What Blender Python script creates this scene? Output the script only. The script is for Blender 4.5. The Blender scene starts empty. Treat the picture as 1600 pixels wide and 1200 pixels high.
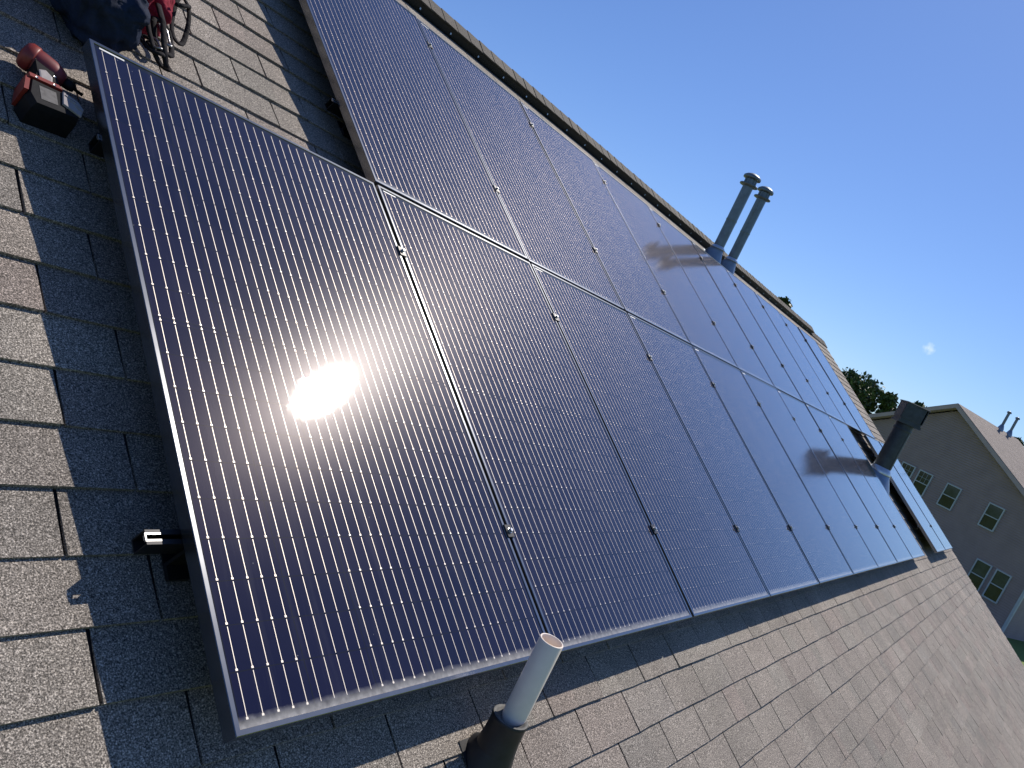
import bpy, math, random
from mathutils import Vector, Matrix, noise as mnoise
R = math.radians
C = bpy.context.scene.collection
scn = bpy.context.scene
rnd = random.Random(7)
P = R(34.3)                       # roof pitch
cp, sp = math.cos(P), math.sin(P)
TILT = Matrix.Rotation(P, 4, 'X')  # roof coordinates (u along eave, v up slope, w off the slope) -> world
HR = -0.13                        # shingle surface below the glass plane
def W(u, v, w=0.0):
    return Vector((u, v*cp - w*sp, v*sp + w*cp))

# ---------------------------------------------------------------- camera
cam = bpy.data.cameras.new('camera'); co = bpy.data.objects.new('camera', cam); C.objects.link(co)
right = Vector((0.55611, -0.35475, 0.75159)); down = Vector((0.14742, -0.84788, -0.50928)); fwd = Vector((0.81793, 0.39401, -0.41922))
cols = [TILT.to_3x3() @ a for a in (right, -down, -fwd)]
m = Matrix((cols[0], cols[1], cols[2])).transposed().to_4x4()
m.translation = W(-0.88017, -0.16593, 1.18255)
co.matrix_world = m
cam.sensor_width = 36; cam.lens = 1217.76/1600*36
cam.clip_start = 0.05; cam.clip_end = 3000
scn.camera = co

# ---------------------------------------------------------------- light
SUN_EL, SUN_AZ = R(48.25), R(4.0)          # azimuth from +X towards +Y
SKY_STRENGTH = 0.088
w = bpy.data.worlds.new("World"); scn.world = w; w.use_nodes = True
nt = w.node_tree; bg = nt.nodes['Background']
sky = nt.nodes.new('ShaderNodeTexSky'); sky.sky_type = 'NISHITA'; sky.sun_disc = False
sky.sun_elevation = SUN_EL; sky.sun_rotation = R(90) - SUN_AZ
sky.air_density = 1.0; sky.dust_density = 0.3; sky.ozone_density = 1.5; sky.altitude = 100
bg.inputs[1].default_value = SKY_STRENGTH
tint = nt.nodes.new('ShaderNodeMix'); tint.data_type = 'RGBA'; tint.blend_type = 'MULTIPLY'; tint.inputs[0].default_value = 1
tint.inputs[7].default_value = (0.68, 0.88, 1.28, 1)
nt.links.new(sky.outputs[0], tint.inputs[6]); nt.links.new(tint.outputs[2], bg.inputs[0])
# one small wisp of cloud low over the far roof
wt = nt.nodes.new('ShaderNodeTexCoord'); cdir = (math.cos(R(7.15))*math.cos(R(10.05)), math.cos(R(7.15))*math.sin(R(10.05)), math.sin(R(7.15)))
vd = nt.nodes.new('ShaderNodeVectorMath'); vd.operation = 'DISTANCE'; vd.inputs[1].default_value = cdir
nt.links.new(wt.outputs['Generated'], vd.inputs[0])
mr = nt.nodes.new('ShaderNodeMapRange'); mr.inputs[1].default_value = .0115; mr.inputs[2].default_value = .001; mr.inputs[3].default_value = 0; mr.inputs[4].default_value = 1
nt.links.new(vd.outputs['Value'], mr.inputs[0])
cn = nt.nodes.new('ShaderNodeTexNoise'); cn.inputs['Scale'].default_value = 170; cn.inputs['Detail'].default_value = 5
nt.links.new(wt.outputs['Generated'], cn.inputs['Vector'])
cm = nt.nodes.new('ShaderNodeMath'); cm.operation = 'MULTIPLY'; nt.links.new(mr.outputs[0], cm.inputs[0]); nt.links.new(cn.outputs[0], cm.inputs[1])
cm2 = nt.nodes.new('ShaderNodeMapRange'); cm2.inputs[1].default_value = .18; cm2.inputs[2].default_value = .55; cm2.inputs[3].default_value = 0; cm2.inputs[4].default_value = .45
nt.links.new(cm.outputs[0], cm2.inputs[0])
cx_ = nt.nodes.new('ShaderNodeMix'); cx_.data_type = 'RGBA'; cx_.inputs[7].default_value = (12, 13, 14, 1)
nt.links.new(cm2.outputs[0], cx_.inputs[0]); nt.links.new(tint.outputs[2], cx_.inputs[6]); nt.links.new(cx_.outputs[2], bg.inputs[0])
sd = bpy.data.lights.new('sun', 'SUN'); sd.energy = 5.0; sd.angle = R(0.5); sd.color = (1.0, 0.93, 0.83)
so = bpy.data.objects.new('sun', sd); C.objects.link(so)
sdir = Vector((math.cos(SUN_EL)*math.cos(SUN_AZ), math.cos(SUN_EL)*math.sin(SUN_AZ), math.sin(SUN_EL)))
so.rotation_euler = sdir.to_track_quat('Z', 'Y').to_euler(); so.location = (20, 0, 30)
scn.view_settings.view_transform = 'Standard'; scn.view_settings.look = 'None'
scn.view_settings.exposure = 0.0; scn.view_settings.gamma = 1.0
scn.cycles.max_bounces = 6; scn.cycles.sample_clamp_indirect = 4

# ---------------------------------------------------------------- helpers
class MB:
    def __init__(s): s.v = []; s.f = []; s.c = []; s.sm = []
    def add(s, vs, fs, col=None, smooth=False):
        b = len(s.v); s.v += [tuple(q) for q in vs]
        for f in fs: s.f.append([b+i for i in f]); s.c.append(col); s.sm.append(smooth)
    def box(s, x0, x1, y0, y1, z0, z1, T=None, col=None, ch=0):
        vs = [(x, y, z) for z in (z0, z1) for y in (y0, y1) for x in (x0, x1)]
        if ch:   # chamfered vertical-top edge box
            a = ch
            vs = [(x0,y0,z0),(x1,y0,z0),(x1,y1,z0),(x0,y1,z0),(x0,y0,z1-a),(x1,y0,z1-a),(x1,y1,z1-a),(x0,y1,z1-a),
                  (x0+a,y0+a,z1),(x1-a,y0+a,z1),(x1-a,y1-a,z1),(x0+a,y1-a,z1)]
            fs = [(3,2,1,0),(0,1,5,4),(1,2,6,5),(2,3,7,6),(3,0,4,7),(4,5,9,8),(5,6,10,9),(6,7,11,10),(7,4,8,11),(8,9,10,11)]
        else:
            fs = [(0,2,3,1),(4,5,7,6),(0,1,5,4),(1,3,7,5),(3,2,6,7),(2,0,4,6)]
        if T is not None: vs = [T @ Vector(q) for q in vs]
        s.add(vs, fs, col)
    def lathe(s, prof, n=24, T=None, cap=(False, False), smooth=True):
        vs = []
        for r, z in prof:
            for i in range(n):
                a = 2*math.pi*i/n; vs.append((r*math.cos(a), r*math.sin(a), z))
        fs = []
        for k in range(len(prof)-1):
            for i in range(n):
                j = (i+1) % n; fs.append((k*n+i, k*n+j, (k+1)*n+j, (k+1)*n+i))
        if T is not None: vs = [T @ Vector(q) for q in vs]
        s.add(vs, fs, None, smooth)
        b = len(s.v) - len(vs)
        if cap[0]: s.f.append([b+i for i in range(n)][::-1]); s.c.append(None); s.sm.append(False)
        if cap[1]: s.f.append([b+(len(prof)-1)*n+i for i in range(n)]); s.c.append(None); s.sm.append(False)
    def prism(s, poly, z0, z1, T=None, inset=0):
        n = len(poly); cx = sum(q[0] for q in poly)/n; cy = sum(q[1] for q in poly)/n
        vs = [(x, y, z0) for x, y in poly]
        if inset:
            h = (z1-z0)
            vs += [(x, y, z1-h*0.25) for x, y in poly]
            vs += [(x+(cx-x)*inset, y+(cy-y)*inset, z1) for x, y in poly]; L = 3
        else:
            vs += [(x, y, z1) for x, y in poly]; L = 2
        fs = [tuple(range(n))[::-1], tuple(range((L-1)*n, L*n))]
        for k in range(L-1):
            for i in range(n):
                j = (i+1) % n; fs.append((k*n+i, k*n+j, (k+1)*n+j, (k+1)*n+i))
        if T is not None: vs = [T @ Vector(q) for q in vs]
        s.add(vs, fs)
    def tube(s, pts, rad, n=8, closed=False, flat=1.0):
        pts = [Vector(q) for q in pts]; N = len(pts); vs = []; up = Vector((0.1, 0.2, 1)).normalized()
        for i, q in enumerate(pts):
            a = pts[(i-1) % N] if (closed or i > 0) else q
            b = pts[(i+1) % N] if (closed or i < N-1) else q
            t = (b-a).normalized(); e1 = t.cross(up)
            if e1.length < 1e-3: e1 = t.cross(Vector((1, 0, 0)))
            e1.normalize(); e2 = t.cross(e1).normalized()
            r = rad[i] if isinstance(rad, (list, tuple)) else rad
            for k in range(n):
                an = 2*math.pi*k/n; vs.append(q + e1*math.cos(an)*r + e2*math.sin(an)*r*flat)
        fs = []
        for i in range(N if closed else N-1):
            for k in range(n):
                l = (k+1) % n; i2 = (i+1) % N
                fs.append((i*n+k, i*n+l, i2*n+l, i2*n+k))
        if not closed: fs += [tuple(range(n))[::-1], tuple(range((N-1)*n, N*n))]
        s.add(vs, fs, None, True)
    def build(s, name, mat, parent=None, T=None):
        me = bpy.data.meshes.new(name); me.from_pydata(s.v, [], s.f); me.update()
        if any(c is not None for c in s.c):
            ca = me.color_attributes.new('tint', 'FLOAT_COLOR', 'CORNER')
            buf = []
            for f, c in zip(s.f, s.c):
                c = c or (1, 1, 1)
                for _ in f: buf += [c[0], c[1], c[2], 1.0]
            ca.data.foreach_set('color', buf)
        if any(s.sm): me.polygons.foreach_set('use_smooth', s.sm)
        me.materials.append(mat)
        o = bpy.data.objects.new(name, me); C.objects.link(o)
        if parent: o.parent = parent
        if T is not None: o.matrix_basis = T
        return o
def empty(name, loc=(0, 0, 0), tilt=False, rz=0):
    o = bpy.data.objects.new(name, None); C.objects.link(o); o.location = loc
    o.empty_display_size = 0.1
    o.rotation_euler = (P if tilt else 0, 0, rz)
    return o
def tag(o, label=None, cat=None, group=None, kind=None):
    if label: o['label'] = label
    if cat: o['category'] = cat
    if group: o['group'] = group
    if kind: o['kind'] = kind
    return o
def copy_tree(o, parent=None):
    c = o.copy(); C.objects.link(c); c.parent = parent
    for ch in [q for q in bpy.data.objects if q.parent == o]: copy_tree(ch, c)
    return c

# ---------------------------------------------------------------- materials
class N:
    def __init__(s, name):
        s.m = bpy.data.materials.new(name); s.m.use_nodes = True; s.t = s.m.node_tree
        s.b = s.t.nodes['Principled BSDF']
    def n(s, typ, **kw):
        q = s.t.nodes.new(typ)
        for k, v in kw.items(): setattr(q, k, v)
        return q
    def link(s, a, b): s.t.links.new(a, b)
    def put(s, sock, v):
        if hasattr(v, 'is_linked') or hasattr(v, 'links'): s.link(v, sock)
        else: sock.default_value = v
    def math(s, op, a, b=0.0, c=0.0, clamp=False):
        q = s.n('ShaderNodeMath', operation=op, use_clamp=clamp)
        s.put(q.inputs[0], a); s.put(q.inputs[1], b)
        if len(q.inputs) > 2: s.put(q.inputs[2], c)
        return q.outputs[0]
    def mix(s, f, a, b):
        q = s.n('ShaderNodeMix', data_type='RGBA')
        s.put(q.inputs[0], f)
        for i, v in ((6, a), (7, b)):
            if isinstance(v, tuple): q.inputs[i].default_value = (*v[:3], 1)
            else: s.link(v, q.inputs[i])
        return q.outputs[2]
    def noise(s, scale, detail=3, rough=0.5, vec=None, out=0):
        q = s.n('ShaderNodeTexNoise'); q.inputs['Scale'].default_value = scale; q.inputs['Detail'].default_value = detail
        q.inputs['Roughness'].default_value = rough
        if vec is not None: s.link(vec, q.inputs['Vector'])
        return q.outputs[out]
    def ramp(s, f, stops):
        q = s.n('ShaderNodeValToRGB'); s.link(f, q.inputs[0]); e = q.color_ramp.elements
        while len(e) < len(stops): e.new(0.5)
        for k, (p, c) in enumerate(stops): e[k].position = p; e[k].color = (*c, 1)
        return q.outputs[0]
    def obj(s): return s.n('ShaderNodeTexCoord').outputs['Object']
    def bump(s, h, strength, dist):
        q = s.n('ShaderNodeBump'); q.inputs['Strength'].default_value = strength; q.inputs['Distance'].default_value = dist
        s.link(h, q.inputs['Height']); s.link(q.outputs[0], s.b.inputs['Normal']); return q
def simple(name, col, rough=0.6, metal=0.0, var=0.15, scale=6.0, bump=0.0, spec=0.5, bscale=60.):
    a = N(name); v = a.obj()
    f = a.noise(scale, 4, 0.6, v)
    lo = tuple(c*(1-var) for c in col); hi = tuple(min(1, c*(1+var)) for c in col)
    a.link(a.ramp(f, [(0.3, lo), (0.7, hi)]), a.b.inputs['Base Color'])
    a.b.inputs['Roughness'].default_value = rough; a.b.inputs['Metallic'].default_value = metal
    a.b.inputs['Specular IOR Level'].default_value = spec
    if bump: a.bump(a.noise(bscale, 3, 0.6, v), bump, 0.002)
    return a.m

def shingle_mat(name, fine=True):
    a = N(name); v = a.obj()
    at = a.n('ShaderNodeAttribute', attribute_name='tint')
    g1 = a.noise(330, 2, 0.7, v); g2 = a.noise(150, 2, 0.6, v); big = a.noise(2.2, 4, 0.6, v)
    base = a.ramp(g1, [(0.35, (0.045, 0.040, 0.036)), (0.47, (0.20, 0.178, 0.158)), (0.56, (0.32, 0.285, 0.254)), (0.68, (0.78, 0.70, 0.62))])
    q = a.n('ShaderNodeMix', data_type='RGBA', blend_type='MULTIPLY'); q.inputs[0].default_value = 1
    a.link(base, q.inputs[6]); a.link(at.outputs['Color'], q.inputs[7])
    q2 = a.n('ShaderNodeMix', data_type='RGBA', blend_type='MULTIPLY'); q2.inputs[0].default_value = 1
    a.link(q.outputs[2], q2.inputs[6])
    a.link(a.ramp(big, [(0.3, (0.8, 0.8, 0.8)), (0.7, (1.12, 1.12, 1.12))]), q2.inputs[7])
    q3 = a.n('ShaderNodeMix', data_type='RGBA', blend_type='MULTIPLY'); q3.inputs[0].default_value = 1
    a.link(q2.outputs[2], q3.inputs[6])
    a.link(a.ramp(g2, [(0.35, (0.8, 0.79, 0.78)), (0.65, (1.15, 1.15, 1.15))]), q3.inputs[7])
    a.link(q3.outputs[2], a.b.inputs['Base Color'])
    a.b.inputs['Roughness'].default_value = 0.85; a.b.inputs['Specular IOR Level'].default_value = 0.35
    a.bump(g1, 0.5, 0.003)
    return a.m
M_SHINGLE = shingle_mat('asphalt_shingle')
M_DECK = simple('shingle_underlay', (0.008, 0.008, 0.009), 0.95)

PW_, PH_ = 1.024, 1.722       # module size
def glass_mat():
    a = N('solar_glass'); v = a.obj()
    sx = a.n('ShaderNodeSeparateXYZ'); a.link(v, sx.inputs[0]); X, Y = sx.outputs[0], sx.outputs[1]
    CW = 0.1662; x0 = 0.0134
    cx = a.math('DIVIDE', a.math('SUBTRACT', X, x0), CW)                 # cell index across
    bw = CW/5
    bx = a.math('DIVIDE', a.math('SUBTRACT', X, x0), bw)
    fx = a.math('ABSOLUTE', a.math('SUBTRACT', a.math('FRACT', bx), 0.5))   # 0 on busbar
    HC = 0.0832
    up = a.math('GREATER_THAN', Y, PH_/2)
    yo = a.math('SUBTRACT', Y, a.math('MULTIPLY', up, 0.012))
    cy = a.math('DIVIDE', a.math('SUBTRACT', yo, 0.0225), HC)
    fy = a.math('FRACT', cy)
    inx = a.math('MULTIPLY', a.math('GREATER_THAN', X, x0), a.math('LESS_THAN', X, PW_-x0))
    iny = a.math('MULTIPLY', a.math('GREATER_THAN', Y, 0.0225), a.math('LESS_THAN', Y, PH_-0.025))
    ins = a.math('MULTIPLY', inx, iny)
    dj = a.math('SUBTRACT', 0.5, a.math('ABSOLUTE', a.math('SUBTRACT', fy, 0.5)))  # 0 at junction
    # busbar line, broken at every half-cell junction
    line = a.math('MULTIPLY', a.math('LESS_THAN', fx, 0.022), a.math('GREATER_THAN', dj, 0.022))
    # solder dots on every second column of cells
    odd = a.math('LESS_THAN', a.math('MODULO', a.math('FLOOR', cx), 2.0), 0.5)
    dotx = a.math('LESS_THAN', fx, 0.072)
    ddj = a.math('ABSOLUTE', a.math('SUBTRACT', fy, 0.045))
    dot = a.math('MULTIPLY', a.math('MULTIPLY', dotx, a.math('LESS_THAN', ddj, 0.024)), odd)
    bus = a.math('MULTIPLY', a.math('MAXIMUM', line, dot), ins)
    # gaps between cells (darker than the cells)
    cgx = a.math('LESS_THAN', a.math('SUBTRACT', 0.5, a.math('ABSOLUTE', a.math('SUBTRACT', a.math('FRACT', cx), 0.5))), 0.008)
    cgy = a.math('LESS_THAN', dj, 0.012)
    gap = a.math('MAXIMUM', a.math('MAXIMUM', cgx, cgy), a.math('SUBTRACT', 1.0, ins))
    # per cell tint
    cmb = a.n('ShaderNodeCombineXYZ'); a.link(a.math('FLOOR', cx), cmb.inputs[0]); a.link(a.math('FLOOR', cy), cmb.inputs[1])
    oi = a.n('ShaderNodeObjectInfo'); a.link(oi.outputs['Random'], cmb.inputs[2])
    wn = a.n('ShaderNodeTexWhiteNoise'); a.link(cmb.outputs[0], wn.inputs['Vector'])
    cell = a.mix(wn.outputs['Value'], (0.002, 0.003, 0.022), (0.007, 0.006, 0.027))
    # fine screen-printed fingers
    fing = a.math('FRACT', a.math('MULTIPLY', Y, 620.0))
    cell = a.mix(a.math('MULTIPLY', a.math('LESS_THAN', fing, 0.3), 0.35), cell, (0.022, 0.022, 0.05))
    col = a.mix(gap, cell, (0.010, 0.010, 0.014))
    col = a.mix(bus, col, (0.62, 0.57, 0.50))
    # dust and dried drip marks collected along the lower frame, specks elsewhere
    dn = a.noise(14, 5, 0.65, v)
    edge = a.math('SUBTRACT', 1.0, a.math('DIVIDE', a.math('SUBTRACT', Y, 0.011), a.math('ADD', 0.012, a.math('MULTIPLY', dn, 0.02))), clamp=True)
    dn2 = a.noise(55, 4, 0.6, v)
    dust = a.math('MULTIPLY', edge, a.math('MULTIPLY_ADD', dn2, 1.1, 0.1), clamp=True)
    sp_ = a.n('ShaderNodeTexVoronoi'); sp_.inputs['Scale'].default_value = 26; a.link(v, sp_.inputs['Vector'])
    speck = a.math('MULTIPLY', a.math('LESS_THAN', sp_.outputs['Distance'], 0.03), 0.4)
    mp = a.n('ShaderNodeMapping'); mp.inputs['Scale'].default_value = (14, 1.3, 1); a.link(v, mp.inputs[0])
    off = a.n('ShaderNodeCombineXYZ'); a.link(a.math('MULTIPLY', oi.outputs['Random'], 50.0), off.inputs[0]); a.link(off.outputs[0], mp.inputs['Location'])
    drip = a.ramp(a.noise(1.0, 5, 0.7, mp.outputs[0]), [(.52, (0, 0, 0)), (.75, (1, 1, 1))])
    blot = a.ramp(a.noise(3.0, 5, 0.65, v), [(.35, (0, 0, 0)), (.75, (1, 1, 1))])
    film = a.math('ADD', a.math('MULTIPLY', blot, 0.014), a.math('MULTIPLY', drip, 0.035))
    dust = a.math('MAXIMUM', a.math('MAXIMUM', dust, speck), film)
    col = a.mix(dust, col, (0.52, 0.5, 0.47))
    a.link(col, a.b.inputs['Base Color'])
    a.link(a.math('MULTIPLY', bus, 0.55), a.b.inputs['Metallic'])
    rg = a.math('ADD', 0.24, a.math('MULTIPLY', bus, 0.24))
    a.link(rg, a.b.inputs['Roughness'])
    a.b.inputs['Specular IOR Level'].default_value = 0.024
    a.b.inputs['Specular Tint'].default_value = (1, .74, .76, 1)
    a.b.inputs['Coat Weight'].default_value = 1.0; a.b.inputs['Coat IOR'].default_value = 1.46
    a.b.inputs['Sheen Weight'].default_value = 0.15; a.b.inputs['Sheen Roughness'].default_value = 0.2; a.b.inputs['Sheen Tint'].default_value = (1, .95, .98, 1)
    a.link(a.math('MULTIPLY_ADD', a.noise(260, 2, 0.6, v), 0.03, 0.012), a.b.inputs['Coat Roughness'])
    # stippled solar glass
    st = a.noise(900, 1, 0.5, v)
    q = a.bump(st, 0.05, 0.001)
    q3 = a.n('ShaderNodeBump'); q3.inputs['Strength'].default_value = 0.03; q3.inputs['Distance'].default_value = 0.001
    a.link(st, q3.inputs['Height']); a.link(q3.outputs[0], a.b.inputs['Coat Normal'])
    return a.m
M_GLASS = glass_mat()
M_FRAME = simple('black_anodised_aluminium', (0.26, 0.265, 0.275), 0.22, 0.95, 0.08, 30)
M_LABEL = simple('white_label', (0.8, 0.8, 0.78), 0.5)
M_STEEL = simple('bolt_steel', (0.6, 0.6, 0.6), 0.3, 1.0)
M_BLACK = simple('black_clamp', (0.02, 0.02, 0.022), 0.4, 0.5)
M_RAIL = simple('mill_aluminium', (0.5, 0.5, 0.5), 0.4, 0.9)
M_RAILK = simple('black_rail', (0.03, 0.03, 0.033), 0.45, 0.7)
M_GALV = simple('weathered_grey_metal', (0.17, 0.20, 0.22), 0.45, 0.55, 0.2, 9)
M_GALVC = simple('grey_metal_flashing', (0.25, 0.30, 0.37), 0.4, 0.6, 0.15, 12)
M_SILV = simple('bright_collar_metal', (0.6, 0.62, 0.66), 0.35, 0.8, 0.12, 25)
M_DARKV = simple('dark_painted_metal', (0.055, 0.065, 0.07), 0.5, 0.3, 0.25, 14)
M_PVC = simple('white_pvc', (0.86, 0.75, 0.64), 0.38, 0, 0.05, 20)
M_RUBBER = simple('black_rubber', (0.017, 0.017, 0.02), 0.55, 0, 0.3, 30, 0.2)
M_VENTK = simple('black_ridge_vent', (0.012, 0.012, 0.014), 0.6)
M_TRIM = simple('grey_painted_trim', (0.45, 0.35, 0.34), 0.6, 0, 0.08, 3)
M_TRIML = simple('pale_window_trim', (0.48, 0.5, 0.52), 0.55, 0, 0.05, 5)
M_SIDE = simple('grey_green_siding', (0.36, 0.27, 0.25), 0.75, 0, 0.08, 1.5)
M_OURS = simple('beige_siding', (0.4, 0.38, 0.34), 0.75, 0, 0.06, 2)

# ---------------------------------------------------------------- ground
def grass_mat():
    a = N('lawn'); v = a.obj()
    f = a.noise(0.25, 6, 0.6, v); g = a.noise(9, 4, 0.7, v)
    c1 = a.ramp(f, [(0.3, (0.11, 0.165, 0.025)), (0.7, (0.16, 0.23, 0.035))])
    q = a.n('ShaderNodeMix', data_type='RGBA', blend_type='MULTIPLY'); q.inputs[0].default_value = 0.7
    a.link(c1, q.inputs[6]); a.link(a.ramp(g, [(0.3, (0.6, 0.6, 0.6)), (0.7, (1.2, 1.2, 1.2))]), q.inputs[7])
    a.link(q.outputs[2], a.b.inputs['Base Color']); a.b.inputs['Roughness'].default_value = 0.9
    a.bump(g, 0.8, 0.05); return a.m
GZ = -4.45
mb = MB()
mb.add([(-900, -900, GZ), (900, -900, GZ), (900, 900, GZ), (-900, 900, GZ)], [(0, 1, 2, 3)])
tag(mb.build('ground', grass_mat()), 'green lawn around and behind the houses', 'lawn', kind='structure')

# ---------------------------------------------------------------- the house underneath
UL, UR = -3.2, 13.82          # roof extent along the eave
VE, VR = -3.6, 4.10           # eave and ridge up the slope
house = tag(empty('house', W(5.3, VR, HR).xy.to_3d() + Vector((0, 0, GZ))),
            'house whose brown-grey shingled slope carries all the solar panels', 'house')
HI = Matrix.Translation(-house.location)
def hb(mb, name, mat, T=TILT, parent=house):
    return mb.build(name, mat, parent, HI @ T)
deck = MB(); deck.box(UL, UR, VE, VR, HR-0.05, HR-0.004)
deck = hb(deck, 'roof', M_DECK)
EXP = 0.1322; VOFF = -0.137; TW = 0.310
TINTS = [(0.95, 0.93, 0.90), (0.90, 0.89, 0.86), (0.98, 0.95, 0.92), (0.92, 0.89, 0.87), (0.86, 0.87, 0.86), (1.03, 1.0, 0.96), (0.92, 0.93, 0.90), (0.93, 0.86, 0.84)]
def lin(a, b, f): return tuple(x*(1-f)+y*f for x, y in zip(a, b))
sh = MB(); k = math.ceil((VE-VOFF)/EXP)-1
while True:
    v0 = VOFF + k*EXP; v1 = v0 + EXP + 0.004; par = (k-16) % 2; k += 1
    if v0 > VR - 0.15: break
    v0 = max(v0, VE-0.012)
    jit = rnd.uniform(-.012, .012); wob = rnd.uniform(-.0015, .0015); ph = rnd.uniform(0, 6.3)
    u = .477 + jit - TW*math.ceil((.477-UL)/TW+1) + par*TW/2; c0 = rnd.choice(TINTS)
    while u < UR:
        wd = TW + rnd.uniform(-.004, .004)
        gp = rnd.choice((0.0045, 0.0058, 0.0068, 0.008)); th = rnd.choice((0.0068, 0.008, 0.0095))
        A0, A1 = u+gp/2, u+wd-gp/2; u += wd
        # granule blend changes somewhere along the tab
        cut = rnd.choice((0.0, rnd.uniform(.25, .75), rnd.uniform(.25, .75)))
        segs = [(A0, A1)] if cut == 0 else [(A0, A0+(A1-A0)*cut), (A0+(A1-A0)*cut, A1)]
        curl = rnd.uniform(0, .003) if rnd.random() < .12 else 0
        zs = {}
        for q, (a0, a1) in enumerate(segs):
            a0, a1 = max(a0, UL), min(a1, UR+.012)
            if a1-a0 < .01: continue
            if q == 0 or cut: c0 = lin(rnd.choice(TINTS), c0, rnd.uniform(.1, .6))
            b = rnd.uniform(.9, 1.08); col = tuple(c*b for c in c0)
            yy = lambda x: v0+wob+.0012*math.sin(x*9+ph)+.0007*math.sin(x*31+ph*2)
            zz = lambda x: HR+th+(curl if abs(x-A0) < 1e-6 or abs(x-A1) < 1e-6 else 0)
            am = (a0+a1)/2
            vs = [(a0, yy(a0), zz(a0)), (am, yy(am), zz(am)), (a1, yy(a1), zz(a1)), (a1, v1, HR-.0005), (a0, v1, HR-.0005),
                  (a0, yy(a0), HR-.003), (am, yy(am), HR-.003), (a1, yy(a1), HR-.003)]
            sh.add(vs, [(0, 1, 2, 3, 4), (5, 6, 1, 0), (6, 7, 2, 1), (7, 3, 2), (5, 0, 4)], col)
hb(sh, 'shingles', M_SHINGLE, parent=house)
# far slope (behind the ridge)
ridge = W(0, VR, HR)
back = MB(); Lb = 7.6
yb, zb = ridge.y, ridge.z
back.add([(UL, yb+0.003, zb), (UR, yb+0.003, zb), (UR, yb+Lb*cp, zb-Lb*sp), (UL, yb+Lb*cp, zb-Lb*sp),
          (UL, yb+0.003, zb-.05), (UR, yb+0.003, zb-.05), (UR, yb+Lb*cp, zb-Lb*sp-.05), (UL, yb+Lb*cp, zb-Lb*sp-.05)],
         [(0, 1, 2, 3), (7, 6, 5, 4), (1, 5, 6, 2), (0, 3, 7, 4), (3, 2, 6, 7)], (0.9, 0.88, 0.85))
hb(back, 'rear_roof', M_SHINGLE, Matrix.Identity(4))
# ridge vent (black plastic) with cap shingles on it
VU0, VU1 = UL, 12.75
rv = MB(); rc = MB(); nails = MB()
vw, vt = 0.112, 0.056
Tn = TILT; Tb = Matrix.Translation((0, 0, 0))
def ridge_pt(side, dist, h):       # point at distance down from the ridge on either slope, h above the slope
    if side > 0: return W(0, VR-dist, HR+h)
    return Vector((0, yb + dist*cp + h*sp, zb - dist*sp + h*cp))
def ridge_strip(mb, u0, u1, d0, h0, h1, top=0.0, col=None):
    prof = [ridge_pt(1, d0, h0), ridge_pt(1, d0, h1), ridge_pt(1, 0.0, h1+top), ridge_pt(-1, d0, h1), ridge_pt(-1, d0, h0)]
    vs = [(u0, q.y, q.z) for q in prof] + [(u1, q.y, q.z) for q in prof]
    mb.add(vs, [(0, 5, 6, 1), (1, 6, 7, 2), (2, 7, 8, 3), (3, 8, 9, 4), (0, 1, 2, 3, 4), (9, 8, 7, 6, 5), (4, 9, 5, 0)], col)
ridge_strip(rv, VU0, VU1, vw-.012, 0.0, vt, 0.01)
hb(rv, 'ridge_vent', M_VENTK, Matrix.Identity(4))
u = UL; 
while u < UR-.05:
    on = u < VU1 - .05
    base = vt+.0015 if on else .006
    dw = vw if on else .14
    b = rnd.uniform(.25, .4)
    t0 = rnd.uniform(.002, .006)
    prof0 = [ridge_pt(1, dw, base-.002), ridge_pt(1, dw, base+.006), ridge_pt(1, 0, base+.018), ridge_pt(-1, dw, base+.006), ridge_pt(-1, dw, base-.002)]
    vs = [(u, q.y, q.z+t0) for q in prof0] + [(u+.152, q.y, q.z) for q in prof0]
    rc.add(vs, [(0, 5, 6, 1), (1, 6, 7, 2), (2, 7, 8, 3), (3, 8, 9, 4), (0, 1, 2, 3, 4), (9, 8, 7, 6, 5)], (b, b*.98, b*.95))
    u += .14
hb(rc, 'ridge_cap', M_SHINGLE, Matrix.Identity(4))
u = UL+.1; clip = None
while u < VU1:
    if clip is None:
        q = ridge_pt(1, vw-.011, .018); nails.box(-.006, .006, q.y-.004, q.y+.004, q.z-.006, q.z+.006); clip = hb(nails, 'vent_clip', M_RAIL, Matrix.Identity(4)); c_ = clip
    else:
        c_ = clip.copy(); C.objects.link(c_)
    c_.matrix_basis = HI @ Matrix.Translation((u, 0, 0)); u += .31
# drip edge and rake board
de = MB(); de.box(UR+.003, UR+.018, VE-.01, VR, HR-.075, HR+.003)
hb(de, 'rake_trim', M_TRIM)
rb = MB(); rb.box(UR-.03, UR, VE, VR-.02, HR-.24, HR-.056)
hb(rb, 'rake_board', M_TRIML)
rb = MB(); rb.box(UL+.003, UR-.035, VE+.005, VE+.03, HR-.22, HR-.056)
hb(rb, 'eave_board', M_TRIML)
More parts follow.
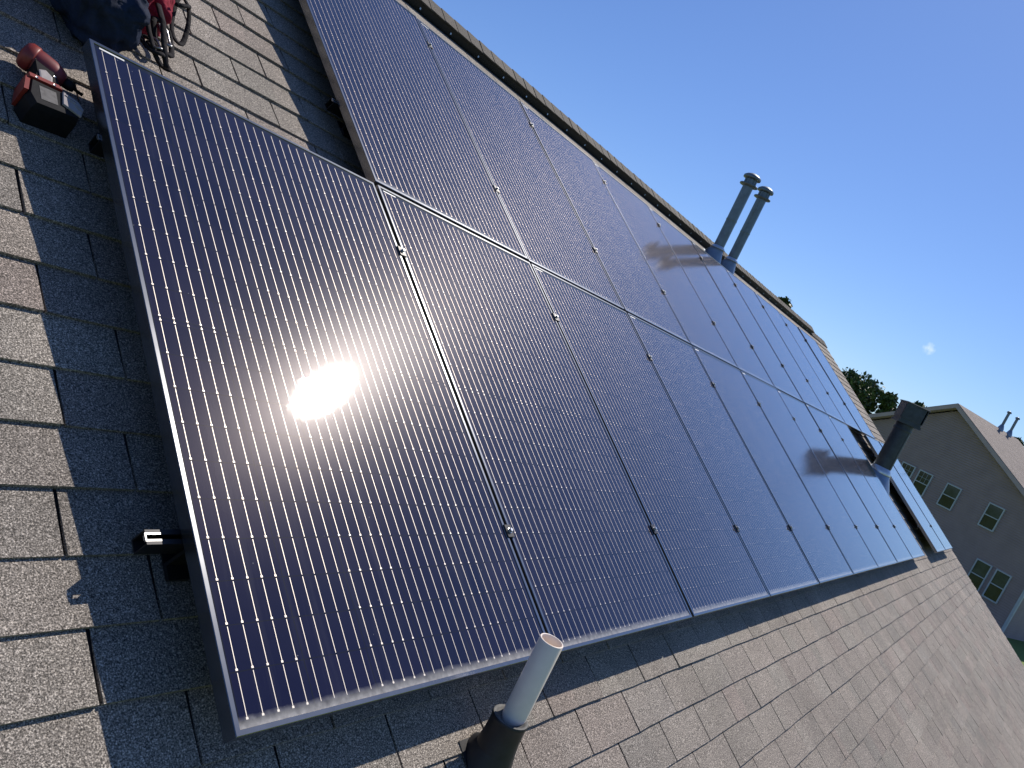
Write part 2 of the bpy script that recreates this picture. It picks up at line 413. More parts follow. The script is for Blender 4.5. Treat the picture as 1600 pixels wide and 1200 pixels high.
# walls below
eave = W(0, VE+.45, HR-.3); yf, zf = eave.y, eave.z
yback = 2*yb - yf
wl = MB()
for uu, s_ in ((UL+.3, 0), (UR-.3, 1)):
    x = uu
    wl.add([(x-.1, yf, GZ), (x-.1, yback, GZ), (x-.1, yback, zf), (x-.1, yb, zb-.32), (x-.1, yf, zf),
            (x+.1, yf, GZ), (x+.1, yback, GZ), (x+.1, yback, zf), (x+.1, yb, zb-.32), (x+.1, yf, zf)],
           [(4, 3, 2, 1, 0), (5, 6, 7, 8, 9), (0, 1, 6, 5), (4, 0, 5, 9), (1, 2, 7, 6), (3, 4, 9, 8), (2, 3, 8, 7)])
wl.box(UL+.403, UR-.403, yf, yf+.15, GZ, zf); wl.box(UL+.403, UR-.403, yback-.15, yback, GZ, zf)
hb(wl, 'wall', M_OURS, Matrix.Identity(4))

# ---------------------------------------------------------------- solar panels
PU, PV = 1.04, 1.7403
def frame_mesh():
    mb = MB(); l = 0.0105; d = 0.035; c = 0.0012
    rings = []
    def ring(i, z): return [(i, i, z), (PW_-i, i, z), (PW_-i, PH_-i, z), (i, PH_-i, z)]
    vs = ring(0, -d) + ring(0, -c) + ring(c, 0) + ring(l-c*.5, 0) + ring(l, -c) + ring(l, -.0105) + ring(0.03, -.0345) + ring(0.03, -d)
    fs = []
    order = [0, 1, 2, 3, 4, 5]
    for a in range(len(order)-1):
        for i in range(4):
            j = (i+1) % 4; fs.append((a*4+i, a*4+j, (a+1)*4+j, (a+1)*4+i))
    for i in range(4):
        j = (i+1) % 4; fs.append((28+i, 28+j, j, i))   # bottom flange
    mb.add(vs, fs); return mb
def make_panel():
    t = empty('solar_panel', (0, 0, 0), True)
    frame_mesh().build('frame', M_FRAME, t)
    g = MB(); g.box(.0106, PW_-.0106, .0106, PH_-.0106, -.0095, -.0022); g.build('glass', M_GLASS, t)
    l = MB(); l.box(.024, .090, PH_-.022, PH_-.0165, -.0021, -.0016); l.build('serial_label', M_LABEL, t)
    return t
ordn = ['first', 'second', 'third', 'fourth', 'fifth', 'sixth', 'seventh', 'eighth', 'ninth', 'tenth', 'eleventh']
proto = None
low_u = [i*PU for i in range(9)] + [10.62, 11.66]
up_u = [PU*(i+1) for i in range(10)]
def put_panel(u, v, label, rowname):
    global proto
    if proto is None: proto = make_panel(); o = proto
    else: o = copy_tree(proto)
    o.location = W(u + .008, v, rnd.uniform(-.0015, .0015))
    o.rotation_euler = (P + R(rnd.uniform(-.12, .12)), R(rnd.uniform(-.1, .1)), 0)
    tag(o, label, 'solar panel', rowname)
G = 'black framed solar panels mounted in two rows on the roof'
for i, u in enumerate(low_u):
    if i == 0: lb = 'nearest dark blue solar panel in the lower row, holding the white sun glare'
    elif i == 1: lb = 'second solar panel of the lower row, right above the white plastic pipe tip'
    elif i == 8: lb = 'last lower row solar panel before the dark gap at the square-capped vent'
    elif i == 9: lb = 'lower row solar panel just past the dark gap by the vent'
    elif i == 10: lb = 'farthest solar panel of the lower row, its edge against the neighbouring house'
    else: lb = 'solar panel in the lower row, %s counted from the near end' % ordn[i]
    put_panel(u, 0.008, lb, G)
for i, u in enumerate(up_u):
    if i == 0: lb = 'nearest solar panel of the upper row, cut by the photo top'
    elif i == 9: lb = 'farthest solar panel of the upper row, next to the far roof edge'
    else: lb = 'solar panel in the upper row, %s counted from the near end' % ordn[i]
    put_panel(u, PV+0.008, lb, G)

# mid clamps
def make_clamp():
    t = empty('mid_clamp', (0, 0, 0), True)
    b = MB(); b.box(-.0165, .0165, -.02, .02, .0006, .0045, ch=.001); b.box(-.0055, .0055, -.019, .019, -.03, .0006)
    b.build('bracket', M_BLACK, t)
    b = MB(); b.lathe([(.0085, .0046), (.0085, .0065), (.0065, .0068), (.0065, .0125), (.0052, .0137)], 12, None, (True, True), False); b.build('bolt', M_STEEL, t)
    return t
cl = None
def put_clamp(u, v, label):
    global cl
    if cl is None: cl = make_clamp(); o = cl
    else: o = copy_tree(cl)
    o.location = W(u, v, .001)
    tag(o, label, 'clamp', 'small clamps on the seams between solar panels')
lowseams = [PU*i for i in range(1, 9)] + [11.66]
for i, u in enumerate(lowseams):
    for v, nm in ((.37, 'bottom'), (1.415, 'top')):
        where = 'past the dark gap' if i == 8 else '%s seam from the near end' % ordn[i]
        put_clamp(u, v, 'small panel clamp near the %s of the lower row, %s' % (nm, where))
for i in range(9):
    for v, nm in ((2.19, 'bottom'), (3.24, 'top')):
        put_clamp(PU*(i+2), v, 'small panel clamp near the %s of the upper row, %s seam from the near end' % (nm, ordn[i]))

# rails (slotted channel) with feet
def make_rail(u0, u1, v, label, feet):
    t = empty('mounting_rail', W(u0, v, HR), True)
    L = u1-u0; mb = MB(); h0, h1 = .05, .0935; o = .0145; k_ = .003
    mb.box(0, L, -o, -o+k_, h0, h1); mb.box(0, L, o-k_, o, h0, h1); mb.box(0, L, -o+k_, o-k_, h0, h0+k_)
    mb.box(0, L, -o+k_, -.0046, h1-k_, h1); mb.box(0, L, .0046, o-k_, h1-k_, h1)
    mb.build('channel', M_RAILK, t)
    e = MB()
    for q in (-1, 1): e.box(-.0012, .030, q*.0065-.0019, q*.0065+.0019, h1-.0034, h1+.0005)
    e.box(-.0014, .0016, -.0046, .0046, h1-.006, h1+.0002)
    e.build('sunlit_cut_end', M_RAIL, t)  # raw cut end; sunlit lines on the slot lips put in as pale metal
    for fu in feet:
        f = MB(); x = fu-u0
        f.box(x-.02, x+.02, -.05, .03, .0065, .0105); f.box(x-.02, x+.02, -.0255, -.0185, .0105, .085); f.box(x-.022, x+.022, -.055, -.0255, .0105, .02)
        f.lathe([(.008, 0), (.008, .007)], 10, Matrix.Translation((x, -.026, .06)) @ Matrix.Rotation(R(90), 4, 'X'), (True, True), False)
        f.build('roof_foot', M_RAILK, t)
    tag(t, label, 'rail', 'aluminium rails under the solar panels'); return t
f_ = lambda a, b: [a + i*1.2 for i in range(int((b-a)/1.2)+1)]
make_rail(-.062, 9.4, .385, 'open ended aluminium rail poking out left of the nearest solar panel', f_(.04, 9.3))
make_rail(.004, 9.4, 1.415, 'upper rail under the lower row, its end hidden beside the near panel and cordless driver', f_(.35, 9.3))
make_rail(10.6, 12.75, .385, 'short lower rail under the two separate far panels of the lower row', f_(10.8, 12.7))
make_rail(10.6, 12.75, 1.415, 'short upper rail under the two separate far panels of the lower row', f_(10.8, 12.7))
make_rail(1.03, 11.5, 2.19, 'lower rail under the upper row with its end in the dark shade', f_(1.16, 11.4))
make_rail(1.01, 11.5, 3.24, 'upper rail under the upper row near the ridge', f_(1.1, 11.4))

# ---------------------------------------------------------------- pipes on the roof
def shear_base(r0, r1, h, n=32, off=0.0):
    """cone whose bottom ring lies on the slope: local z up, origin on the slope"""
    vs = []
    for i in range(n):
        a = 2*math.pi*i/n; x, y = r0*math.cos(a), r0*math.sin(a)
        vs.append((x, y, y*math.tan(P)+off))
    for i in range(n):
        a = 2*math.pi*i/n; vs.append((r1*math.cos(a), r1*math.sin(a), h))
    fs = [(i, (i+1) % n, n+(i+1) % n, n+i) for i in range(n)]
    return vs, fs
M_SEAL = simple('dried_sealant', (.10, .10, .105), .8, 0, .4, 40, .5)
def flue(u, v, H, r, label, seed):
    t = empty('flue_pipe', W(u, v, HR+.006)); r_ = random.Random(seed)
    b = MB(); b.lathe([(r, -.02), (r, H-.17)], 32); b.lathe([(r+.0015, H*.45), (r+.0035, H*.455), (r+.0015, H*.47)], 32); b.build('pipe', M_GALV, t)
    f = MB(); vs, fs = shear_base(r*2.05, r*1.12, .15, 32, .004); f.add(vs, fs, None, True)
    f.box(-.13, .13, -.14, .13, .0005, .002, Matrix.Rotation(P, 4, 'X')); f.build('flashing', M_GALVC, t)
    c = MB(); c.lathe([(r*1.02, .155), (r*1.5, .138), (r*1.52, .142), (r*1.02, .175)], 32); c.build('storm_collar', M_SILV, t)
    k = MB()
    z = H-.17
    k.lathe([(r, z-.002), (r*1.12, z), (r*1.75, z+.012), (r*1.77, z+.02), (r*1.72, z+.026), (r*1.1, z+.024)], 32)
    k.lathe([(r*1.08, z+.02), (r*1.08, z+.085)], 32)
    for i in range(12):
        a = 2*math.pi*i/12; k.box(r*1.07, r*1.16, -.006, .006, z+.026, z+.09, Matrix.Rotation(a, 4, 'Z'))
    k.lathe([(r*1.1, z+.088), (r*1.65, z+.094), (r*1.7, z+.102), (r*1.66, z+.12), (r*1.2, z+.142), (r*.5, z+.158), (0.002, z+.162)], 32)
    k.build('rain_cap', M_GALV, t)
    tag(t, label, 'flue pipe', 'twin grey metal flue pipes near the ridge')
flue(7.546, 3.771, 1.075, .061, 'left of the two grey metal flue pipes near the ridge, the taller looking', 1)
flue(8.00, 3.754, 1.10, .058, 'right of the two grey metal flue pipes near the ridge, a little lower in view', 2)

# big square capped vent in the gap
t = empty('chimney_vent', W(10.02, 1.075, HR+.006)); r = .108
b = MB(); b.lathe([(r, -.03), (r, .80)], 40); b.lathe([(r+.004, .70), (r+.006, .705), (r+.006, .73), (r+.004, .735)], 40)
b.build('pipe', M_DARKV, t)
f = MB(); vs, fs = shear_base(.26, r*1.1, .13, 40, .004); f.add(vs, fs, None, True); f.box(-.33, .33, -.36, .36, .0005, .002, Matrix.Rotation(P, 4, 'X'))
f.build('flashing', M_GALVC, t)
c = MB(); c.lathe([(r*1.01, .13), (r*1.28, .10), (r*1.30, .106), (r*1.20, .15), (r*1.01, .185)], 40); c.build('storm_collar', M_SILV, t)
k = MB(); s_ = .142; z = .79; RZ = Matrix.Rotation(R(28), 4, 'Z')
k.box(-s_, s_, -s_, s_, z, z+.03, RZ)                                     # bottom tray
k.box(-s_+.012, s_-.012, -s_+.012, s_-.012, z+.03, z+.065, RZ)
for q in range(4):
    k.box(-s_+.004, s_-.03, -s_+.004, -s_+.012, z+.065, z+.255, Matrix.Rotation(R(90*q+28), 4, 'Z'))   # side baffles with a corner slot
k.box(-s_+.035, s_-.035, -s_+.035, s_-.035, z+.065, z+.255, RZ)
k.box(-s_-.006, s_+.006, -s_-.006, s_+.006, z+.255, z+.272, RZ, ch=.006)
k.build('square_cap', M_DARKV, t)
b = MB(); b.box(r-.001, r+.0035, -.006, .006, .18, .70, Matrix.Rotation(R(-115), 4, 'Z')); b.build('pipe_seam', M_DARKV, t)
tag(t, 'thick dark metal roof vent with a square cap standing in the panel gap', 'roof vent')

# white plumbing pipe in black boot (foreground)
t = empty('plumbing_vent', W(.776, -.186, HR+.006)); r = .0305
b = MB(); b.lathe([(r, .02), (r, .352), (r-.001, .3535), (r-.0035, .3535), (r-.0042, .352), (r-.0042, .05)], 40); b.build('plastic_pipe', M_PVC, t)
f = MB()
BT = Matrix.Translation((-.020, -.002, 0))
vs, fs = shear_base(.066, .050, .060, 40, .004); f.add([BT @ Vector(q) for q in vs], fs, None, True)
f.lathe([(.050, .060), (.046, .09), (.0445, .132), (.0465, .137), (.047, .1425), (.0455, .1455)], 40, BT)
f.box(-.085, .075, -.08, .075, .0008, .0028, Matrix.Rotation(P, 4, 'X')); f.build('rubber_boot', M_RUBBER, t)
f = MB(); f.lathe([(.0455, .1455), (.041, .1465), (.037, .143), (.020, .136)], 40, BT); f.build('boot_collar', simple('sunlit_dusty_rubber', (.09, .088, .085), .7, 0, .3, 60), t)  # sunlit grey of the rim put into the collar colour, along with dust
tag(t, 'open white plastic plumbing pipe rising from a black rubber boot', 'plumbing pipe')

# ---------------------------------------------------------------- cordless driver on the shingles
M_RED = simple('red_plastic', (0.21, 0.024, 0.018), 0.45, 0, .2, 40)
M_DRED = simple('dark_red_plastic', (0.16, 0.015, 0.02), 0.5, 0, .2, 40)
M_KPL = simple('black_plastic', (0.010, 0.010, 0.012), 0.6, 0, .3, 40, .2, .15)
M_GPL = simple('sunlit_dusty_plastic', (0.30, 0.27, 0.27), 0.6, 0, .15, 60)
t = empty('cordless_driver', W(-.08, 1.57, HR), True)
def rel(u, v): return (u+.08, v-1.57)
def axis_T(a, b):
    a = Vector(a); b = Vector(b); d = (b-a); q = d.to_track_quat('Z', 'Y').to_matrix().to_4x4(); q.translation = a; return q, d.length
ax, L = axis_T((*rel(-.118, 1.672), .045), (*rel(-.012, 1.612), .052))
b = MB(); b.lathe([(.008, 0), (.026, .004), (.031, .014), (.032, .04), (.030, .07), (.026, .085), (.018, .10), (.012, .104)], 24, ax, (True, True)); b.build('motor_housing', M_DRED, t)
b = MB(); b.lathe([(.006, -.004), (.028, .001), (.034, .010), (.0345, .026), (.0325, .030)], 24, ax, (True, True)); b.build('rear_cap', M_RED, t)
b = MB(); b.lathe([(.013, .103), (.013, .118), (.009, .128), (.004, .129), (.004, .15)], 16, ax, (True, True)); b.build('chuck', M_KPL, t)
b = MB(); b.prism([rel(-.105, 1.652), rel(-.062, 1.628), rel(-.050, 1.585), rel(-.062, 1.548), rel(-.118, 1.548), rel(-.104, 1.60)], .028, .068, None, .12); b.build('grip', M_KPL, t)
b = MB(); b.prism([rel(-.060, 1.628), rel(-.045, 1.618), rel(-.047, 1.600), rel(-.055, 1.605)], .04, .056); b.build('trigger', M_DRED, t)
b = MB(); b.prism([rel(-.126, 1.552), rel(-.052, 1.548), rel(-.016, 1.532), rel(-.008, 1.510), rel(-.022, 1.472), rel(-.125, 1.468), rel(-.136, 1.50)], .006, .074, None, .10); b.build('battery', M_KPL, t)
b = MB(); b.prism([rel(-.131, 1.566), rel(-.058, 1.565), rel(-.050, 1.552), rel(-.130, 1.553)], .010, .077, None, .08)
b.prism([rel(-.134, 1.555), rel(-.124, 1.555), rel(-.133, 1.508), rel(-.143, 1.508)], .012, .072); b.build('battery_rim', M_RED, t)
b = MB(); b.prism([rel(-.055, 1.545), rel(-.020, 1.530), rel(-.010, 1.508), rel(-.020, 1.48), rel(-.06, 1.50)], .0742, .0795, None, .06)
for q in range(3): b.prism([rel(-.05+.01*q, 1.535-.012*q), rel(-.026+.006*q, 1.525-.012*q), rel(-.028+.006*q, 1.522-.012*q), rel(-.052+.01*q, 1.532-.012*q)], .0795, .0815)
b.build('battery_plate', M_GPL, t)  # sunlit face of the battery put into the plate's dusty grey
b = MB(); b.prism([rel(-.10, 1.598), rel(-.084, 1.606), rel(-.070, 1.590), rel(-.074, 1.560), rel(-.100, 1.560)], .0685, .0725, None, .2); b.build('grip_pad', M_GPL, t)
b = MB()
for q in range(5):
    b.box(-.0335, .0335, -.0012, .0012, .040+.006*q, .043+.006*q, ax @ Matrix.Rotation(R(18), 4, 'Z'))
b.build('cooling_slots', M_KPL, t)
b = MB()
for uu, vv, ww in ((-.100, 1.638, .068), (-.062, 1.60, .068), (-.112, 1.556, .077), (-.072, 1.556, .077)):
    b.lathe([(.0032, 0), (.0032, .0012), (.0012, .0006)], 10, Matrix.Translation((*rel(uu, vv), ww)), (False, True), False)
b.build('screws', M_STEEL, t)
b = MB(); b.prism([rel(-.108, 1.535), rel(-.070, 1.535), rel(-.070, 1.492), rel(-.108, 1.490)], .0742, .0748); b.build('battery_sticker', simple('worn_grey_sticker', (.09, .085, .085), .6, 0, .4, 90), t)
tag(t, 'red and black cordless driver lying on shaded shingles left of the near panel', 'power tool')

# ---------------------------------------------------------------- tool bag with straps above the near panel
def cloth(name, col, rough=.85, s=90):
    a = N(name); v = a.obj()
    f = a.noise(14, 5, .65, v)
    a.link(a.ramp(f, [(.3, tuple(c*.6 for c in col)), (.7, tuple(c*1.35 for c in col))]), a.b.inputs['Base Color'])
    a.b.inputs['Roughness'].default_value = rough; a.b.inputs['Specular IOR Level'].default_value = .15
    a.bump(a.noise(9, 4, .55, v), .9, .03)
    return a.m
M_NAVY = cloth('navy_cloth', (0.016, 0.024, 0.05)); M_REDC = cloth('dark_red_cloth', (0.20, 0.012, 0.03)); M_STRAP = cloth('black_webbing', (0.016, 0.014, 0.016))
M_CARA = simple('worn_steel_buckle', (0.42, 0.41, 0.4), .35, .9)
t = empty('tool_bag', W(.2, 2.05, HR), True)
def blob(mb, cx, cy, cz, rx, ry, rz, seed, nu=28, nv=16, wr=.07):
    r_ = random.Random(seed); ph = [r_.uniform(0, 6.28) for _ in range(6)]; vs = []; fs = []
    for j in range(nv+1):
        th = math.pi*j/nv
        for i in range(nu):
            a = 2*math.pi*i/nu
            k = 1 + wr*math.sin(3*a+ph[0]+2*th) + wr*.6*math.sin(5*a+ph[1]-3*th) + wr*.5*math.sin(7*th+ph[2]+a)
            nv_ = Vector((math.sin(th)*math.cos(a), math.sin(th)*math.sin(a), math.cos(th)))*2.6+Vector((seed, 0, 0))
            k += .10*(mnoise.fractal(nv_, 1.0, 2.0, 3)) - .12*abs(mnoise.noise(nv_*1.7))
            se = lambda c: math.copysign(abs(c)**.75, c)
            vs.append((cx+rx*k*se(math.sin(th))*se(math.cos(a)), cy+ry*k*se(math.sin(th))*se(math.sin(a)), max(.002, cz+rz*k*se(math.cos(th)))))
    for j in range(nv):
        for i in range(nu):
            l = (i+1) % nu; fs.append((j*nu+i, (j+1)*nu+i, (j+1)*nu+l, j*nu+l))
    mb.add(vs, fs, None, True)
b = MB(); blob(b, -.115, -.03, .11, .105, .20, .12, 3, 90, 60, .05); blob(b, -.13, .26, .27, .12, .19, .29, 4, 60, 40, .05); b.build('bag_body_and_shade_lump', M_NAVY, t)  # second, taller lump added out of view to cast shade on the shingles
b = MB(); blob(b, .03, .10, .08, .10, .15, .09, 5, 70, 50, .05); b.build('red_pouch', M_REDC, t)
b = MB(); blob(b, -.06, -.01, .19, .055, .11, .07, 8, 70, 50, .06); b.build('red_flap', M_REDC, t)
def loop(mb, c, rx, ry, rot, tilt, rad, flat=1.0, n=20):
    M_ = Matrix.Translation(c) @ Matrix.Rotation(rot, 4, 'Z') @ Matrix.Rotation(tilt, 4, 'X')
    mb.tube([M_ @ Vector((rx*math.cos(2*math.pi*i/n), ry*math.sin(2*math.pi*i/n), .004*math.sin(3*2*math.pi*i/n))) for i in range(n)], rad, 8, True, flat)
b = MB()
loop(b, (.16, .06, .10), .026, .10, R(-8), R(14), .0085, .5)
b.build('hanging_loop', M_STRAP, t)
b = MB()
loop(b, (.072, -.085, .10), .030, .055, R(25), R(20), .010, .6)
loop(b, (.020, -.155, .10), .022, .052, R(18), R(-15), .009, .6)
loop(b, (.055, -.165, .085), .018, .045, R(40), R(10), .008, .6)
b.tube([(.03, -.04, .16), (.04, -.10, .15), (.05, -.16, .12), (.065, -.21, .09)], .011, 8, False, .5)
b.tube([(-.02, -.10, .16), (0, -.15, .13), (.03, -.195, .10), (.05, -.215, .09)], .010, 8, False, .5)
b.tube([(.09, 0, .17), (.15, .05, .16), (.19, .12, .12)], .006, 8)
b.build('straps', M_STRAP, t)
b = MB()
loop(b, (.068, -.095, .115), .012, .036, R(25), R(12), .0035)
loop(b, (.025, -.16, .115), .012, .030, R(15), R(-10), .0032)
b.build('buckles', M_CARA, t)
tag(t, 'navy and dark red cloth tool bag with black loops above the near panel', 'tool bag')

# ---------------------------------------------------------------- neighbouring house
A = R(20); P0 = Vector((44.12, 4.61, 4.588)); HG = GZ - P0.z
nb = tag(empty('neighbour_house', (P0.x, P0.y, GZ), False, 0), 'grey-green house with lap siding and a gable facing the panels', 'house')
# local frame: x = into the house (away), y = along wall (s, to the left), z from the peak
NT = Matrix.Translation((0, 0, -HG)) @ Matrix((( math.cos(A), math.sin(A), 0, 0), (-math.sin(A), math.cos(A), 0, 0), (0, 0, 1, 0), (0, 0, 0, 1)))
SL = .565; HW = 6.5; DEP = 9.5
def nbb(mb, name, mat, parent=nb):
    return mb.build(name, mat, parent, NT if parent == nb else Matrix.Identity(4))
wall = MB()
wz = -.34
wall.add([(0.02, -HW, HG), (0.02, HW, HG), (0.02, HW, wz-HW*SL), (0.02, 0, wz), (0.02, -HW, wz-HW*SL),
          (DEP, -HW, HG), (DEP, HW, HG), (DEP, HW, wz-HW*SL), (DEP, 0, wz), (DEP, -HW, wz-HW*SL)],
         [(0, 1, 2, 3, 4), (9, 8, 7, 6, 5), (1, 6, 7, 2), (5, 0, 4, 9), (2, 7, 8, 3), (3, 8, 9, 4)])
E_ = .118; z = HG
while z < wz-.02:
    z1 = min(z+E_, wz); h0 = min(HW, (wz-z)/SL); h1 = max(0.0, min(HW, (wz-z1)/SL))
    wall.add([(-.03, -h0, z+.022), (-.03, h0, z+.022), (.012, h1, z1), (.012, -h1, z1), (.018, -h0, z+.022), (.018, h0, z+.022)], [(0, 1, 2, 3)[::-1], (0, 4, 5, 1)])
    if z < wz-HW*SL:
        wall.add([(0.0, -HW-.012, z), (DEP, -HW-.012, z), (DEP, -HW+.008, z1), (0.0, -HW+.008, z1), (0, -HW, z), (DEP, -HW, z)], [(0, 1, 2, 3), (0, 4, 5, 1)])
    z += E_
nbb(wall, 'wall', M_SIDE)
for sy in (-1, 1):
    tr = MB(); tr.box(-.04, .10, sy*HW-.06, sy*HW+.06, HG, wz-HW*SL-.05)
    nbb(tr, 'corner_trim', M_TRIML)
# roof slabs with rake overhang
rf = MB(); OV = .35; HO = HW+.4; RL = 7.3
for sy in (-1, 1):
    vs = []
    for x in (-OV, RL if sy < 0 else RL):
        vs += [(x, sy*.001, 0), (x, sy*HO, -HO*SL), (x, sy*HO, -HO*SL-.06), (x, sy*.001, -.06)]
    rf.add(vs, [(0, 1, 5, 4), (3, 7, 6, 2), (0, 3, 2, 1), (4, 5, 6, 7), (1, 2, 6, 5)] if sy > 0 else [(4, 5, 1, 0), (2, 6, 7, 3), (1, 2, 3, 0), (7, 6, 5, 4), (5, 6, 2, 1)], (.85, .8, .8))
nroof = nbb(rf, 'roof', M_SHINGLE)
rk = MB()
for sy in (-1, 1):
    vs = []
    for x in (-OV-.025, -OV-.003):
        vs += [(x, 0, -.03), (x, sy*HO, -HO*SL-.03), (x, sy*HO, -HO*SL-.25), (x, 0, -.25)]
    rk.add(vs, [(0, 1, 2, 3), (7, 6, 5, 4), (0, 4, 5, 1), (3, 2, 6, 7), (1, 5, 6, 2)])
nbb(rk, 'rake_board', M_TRIM)
sf = MB()
for sy in (-1, 1):
    sf.add([(-OV, 0, -.25), (-OV, sy*HO, -HO*SL-.25), (.02, sy*HO, -HO*SL-.25), (.02, 0, -.25)], [(0, 1, 2, 3)])
nbb(sf, 'soffit', M_TRIM)
def pane_mat(name, c1, c2):
    a = N(name); v = a.obj(); f = a.noise(1.7, 4, .6, v)
    a.link(a.ramp(f, [(.4, c1), (.62, c2)]), a.b.inputs['Base Color']); a.b.inputs['Roughness'].default_value = .05
    a.b.inputs['Specular IOR Level'].default_value = .6
    return a.m
M_PANE = pane_mat('dark_window_glass', (.008, .012, .014), (.02, .03, .03))
M_PANEG = pane_mat('screened_window_glass', (.025, .04, .042), (.05, .068, .07))
def window(s0, z0, wd, ht, grid=False, up=M_PANEG):
    # s0 = left edge (larger s is further left), z0 top
    f = MB(); x0, x1 = -.09, .0; fr = .055; a0, a1 = s0-wd, s0
    f.box(x0, x1, a0, a0+fr, z0-ht, z0); f.box(x0, x1, a1-fr, a1, z0-ht, z0)
    f.box(x0, x1, a0+fr, a1-fr, z0-fr, z0); f.box(x0, x1, a0+fr, a1-fr, z0-ht, z0-ht+fr*1.2)
    wo = nbb(f, 'window', M_TRIML)
    mid = z0-ht*.49
    r_ = MB(); r_.box(x0+.006, x1, a0+fr, a1-fr, mid-.022, mid+.022)
    if grid:
        for q in (1, 2): yy = a0+fr+(wd-2*fr)*q/3; r_.box(-.064, -.060, yy-.006, yy+.006, mid+.022, z0-fr)
        zz = (mid+z0-fr)/2; r_.box(-.066, -.064, a0+fr, a1-fr, zz-.006, zz+.006)
    nbb(r_, 'meeting_rail', M_TRIML, wo)
    p_ = MB(); p_.box(-.058, -.052, a0+fr, a1-fr, mid+.022, z0-fr); nbb(p_, 'upper_pane', up, wo)
    p_ = MB(); p_.box(-.05, -.044, a0+fr, a1-fr, z0-ht+fr*1.2, mid-.022); nbb(p_, 'lower_pane', M_PANE, wo)
for s0 in (2.17, 1.20, .22): window(s0, -3.78, .75, 1.24, True, M_PANE)
window(-1.30, -3.80, .76, 1.21); window(-3.43, -3.79, .755, 1.22)
window(-4.16, -6.41, .74, 1.45); window(-5.10, -6.41, .70, 1.45)
# flues on that roof
def small_flue(az, el_b, el_t, label, y, x):
    base = NT @ Vector((x, y, y*SL)); base = base + Vector((P0.x, P0.y, GZ))
    t = empty('flue_pipe', base)
    b = MB(); b.lathe([(.07, -.05), (.07, .95)], 16); b.build('pipe', M_GALV, t)
    b = MB(); b.lathe([(.17, -.1), (.16, .05), (.085, .26), (.07, .27)], 16); b.build('flashing', M_GALVC, t)
    b = MB(); b.lathe([(.075, .95), (.12, .96), (.12, 1.0), (.075, 1.06), (.01, 1.08)], 16); b.build('rain_cap', M_GALV, t)
    tag(t, label, 'flue pipe', 'thin flue pipes on the neighbouring roof')
small_flue(0, 0, 0, 'left one of the two thin flue pipes on the neighbouring roof', -.05, 4.75)
small_flue(0, 0, 0, 'right one of the two thin flue pipes on the neighbouring roof', -.12, 5.75)

# ---------------------------------------------------------------- trees
def leaf_mat(name, c1, c2, c3):
    a = N(name); at = a.n('ShaderNodeAttribute', attribute_name='tint')
    q = a.n('ShaderNodeMix', data_type='RGBA', blend_type='MULTIPLY'); q.inputs[0].default_value = 1
    f = a.noise(.7, 3, .6, a.obj())
    a.link(a.ramp(f, [(.3, c1), (.5, c2), (.7, c3)]), q.inputs[6]); a.link(at.outputs['Color'], q.inputs[7])
    a.link(q.outputs[2], a.b.inputs['Base Color']); a.b.inputs['Roughness'].default_value = .6
    a.b.inputs['Transmission Weight'].default_value = 0
    return a.m
M_LEAF = leaf_mat('oak_leaves', (.03, .06, .018), (.05, .09, .022), (.08, .13, .035))
M_PINE = leaf_mat('pine_needles', (.025, .05, .02), (.05, .085, .022), (.10, .13, .03))
M_BARK = simple('bark', (.10, .08, .065), .9, 0, .3, 5, .5)
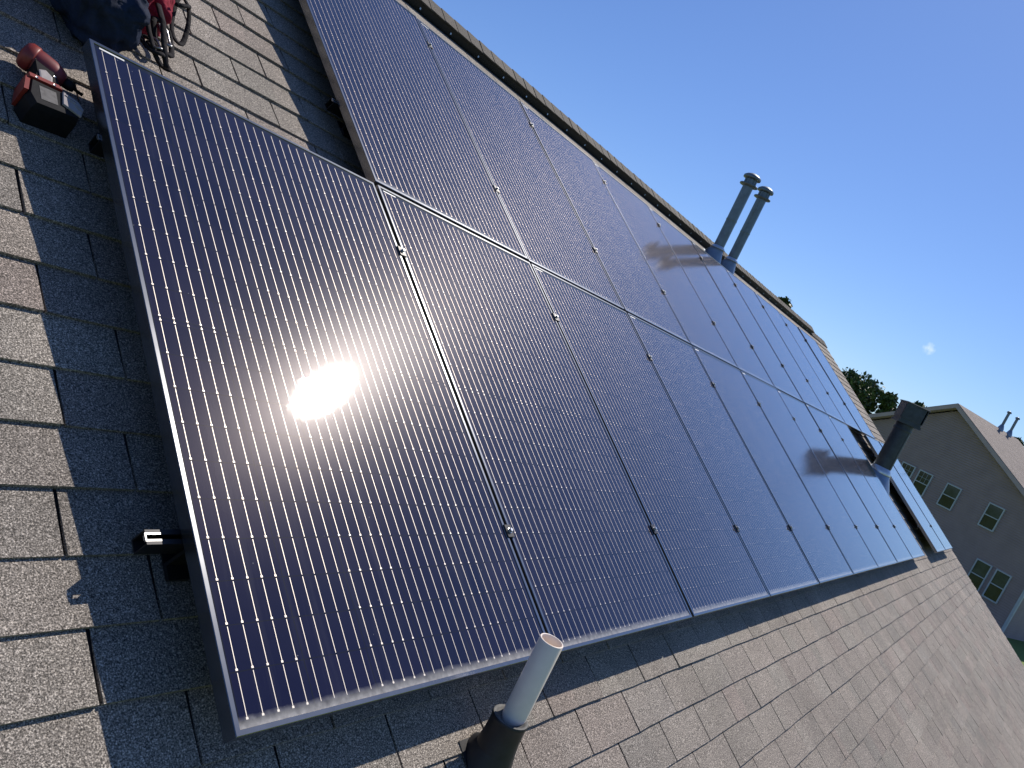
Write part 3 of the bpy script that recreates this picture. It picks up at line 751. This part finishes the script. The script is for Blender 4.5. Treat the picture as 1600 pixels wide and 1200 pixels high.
def tree(x, y, H, rad, label, seed, lobes=16, leaves=5200, pine=False, low=.3, size=.20):
    r_ = random.Random(seed); t = empty('tree', (x, y, GZ))
    tk = MB(); tk.tube([(0, 0, 0), (.1, .05, H*.25), (-.05, .1, H*.5), (.05, 0, H*.8)], [H*.028, H*.022, H*.015, H*.005], 8)
    L = []
    for i in range(lobes):
        a = r_.uniform(0, 6.28); zz = r_.uniform(low, .93) if i else .9
        prof = (1-zz)**.8*1.15 if pine else math.sin(math.pi*min(1, max(.08, (zz-low*.7)/(1.08-low*.7))))**.6
        d = rad*prof*r_.uniform(.35, .85)
        c = Vector((d*math.cos(a), d*math.sin(a), H*zz)); rr = rad*r_.uniform(.22, .42)*(.75 if pine else 1)
        if c.z+rr*.8 > H: c.z = H-rr*.8
        L.append((c, rr)); tk.tube([(0, 0, c.z*.62), c*.55+Vector((0, 0, c.z*.4)), c], [H*.009, H*.006, H*.002], 5)
    tk.build('trunk', M_BARK, t)
    cr = MB()
    for i in range(int(leaves*1.6)):
        c, rr = r_.choice(L)
        d = Vector((r_.gauss(0, 1), r_.gauss(0, 1), r_.gauss(0, 1)*.8)).normalized()*rr*(r_.random()**.42)*r_.uniform(.8, 1.12)
        q = c+d; s = size*r_.uniform(.6, 1.3)
        e1 = Vector((r_.gauss(0, 1), r_.gauss(0, 1), r_.gauss(0, 1))).normalized(); e2 = e1.cross(Vector((r_.gauss(0, 1), r_.gauss(0, 1), r_.gauss(0, 1)))).normalized()
        k = r_.uniform(.7, 1.3)
        cr.add([q-e1*s, q+e2*s*.5, q+e1*s, q-e2*s*.55], [(0, 1, 2, 3)], (k, k, k*.9))
    cr.build('crown', M_LEAF if not pine else M_PINE, t)
    tag(t, label, 'tree', 'trees beyond the roofs')
def at(az, D): return (-.88+D*math.cos(R(az)), -.80+D*math.sin(R(az)))
def ht(el, D): return .883 + D*math.tan(R(el)) - GZ
x, y = at(11.9, 72); tree(x, y, ht(3.9, 72), 3.6, 'largest round leafy tree behind the left slope of the neighbouring house', 11, 22, 7500)
x, y = at(13.9, 76); tree(x, y, ht(3.5, 76), 3.2, 'leafy tree partly hidden by the panel roof edge, left of the round tree', 12, 16, 5000)
x, y = at(9.9, 70); tree(x, y, ht(3.95, 70), 2.0, 'smaller leafy tree right behind the square vent cap', 13, 14, 4200)
x, y = at(8.5, 74); tree(x, y, ht(4.0, 74), 1.6, 'low leafy tree peeking over the neighbouring roof right of the vent cap', 14, 12, 3000)
x, y = at(19.6, 60); tree(x, y, ht(7.0, 60), 2.3, 'tree whose top peeks over the ridge at its far end', 15, 18, 4800, True, .35, .2)
x, y = at(3.15, 78); tree(x, y, ht(4.75, 78), 1.7, 'pointed tree at the right picture edge beside the far flues', 16, 16, 4200, True, .4)
x, y = at(2.0, 74); tree(x, y, ht(4.3, 74), 1.8, 'tree at the right picture edge, below the pointed one', 17, 14, 4200)
x, y = at(.9, 80); tree(x, y, ht(4.2, 80), 2.2, 'tree just outside the right picture edge behind the neighbouring roof', 18, 14, 3000)
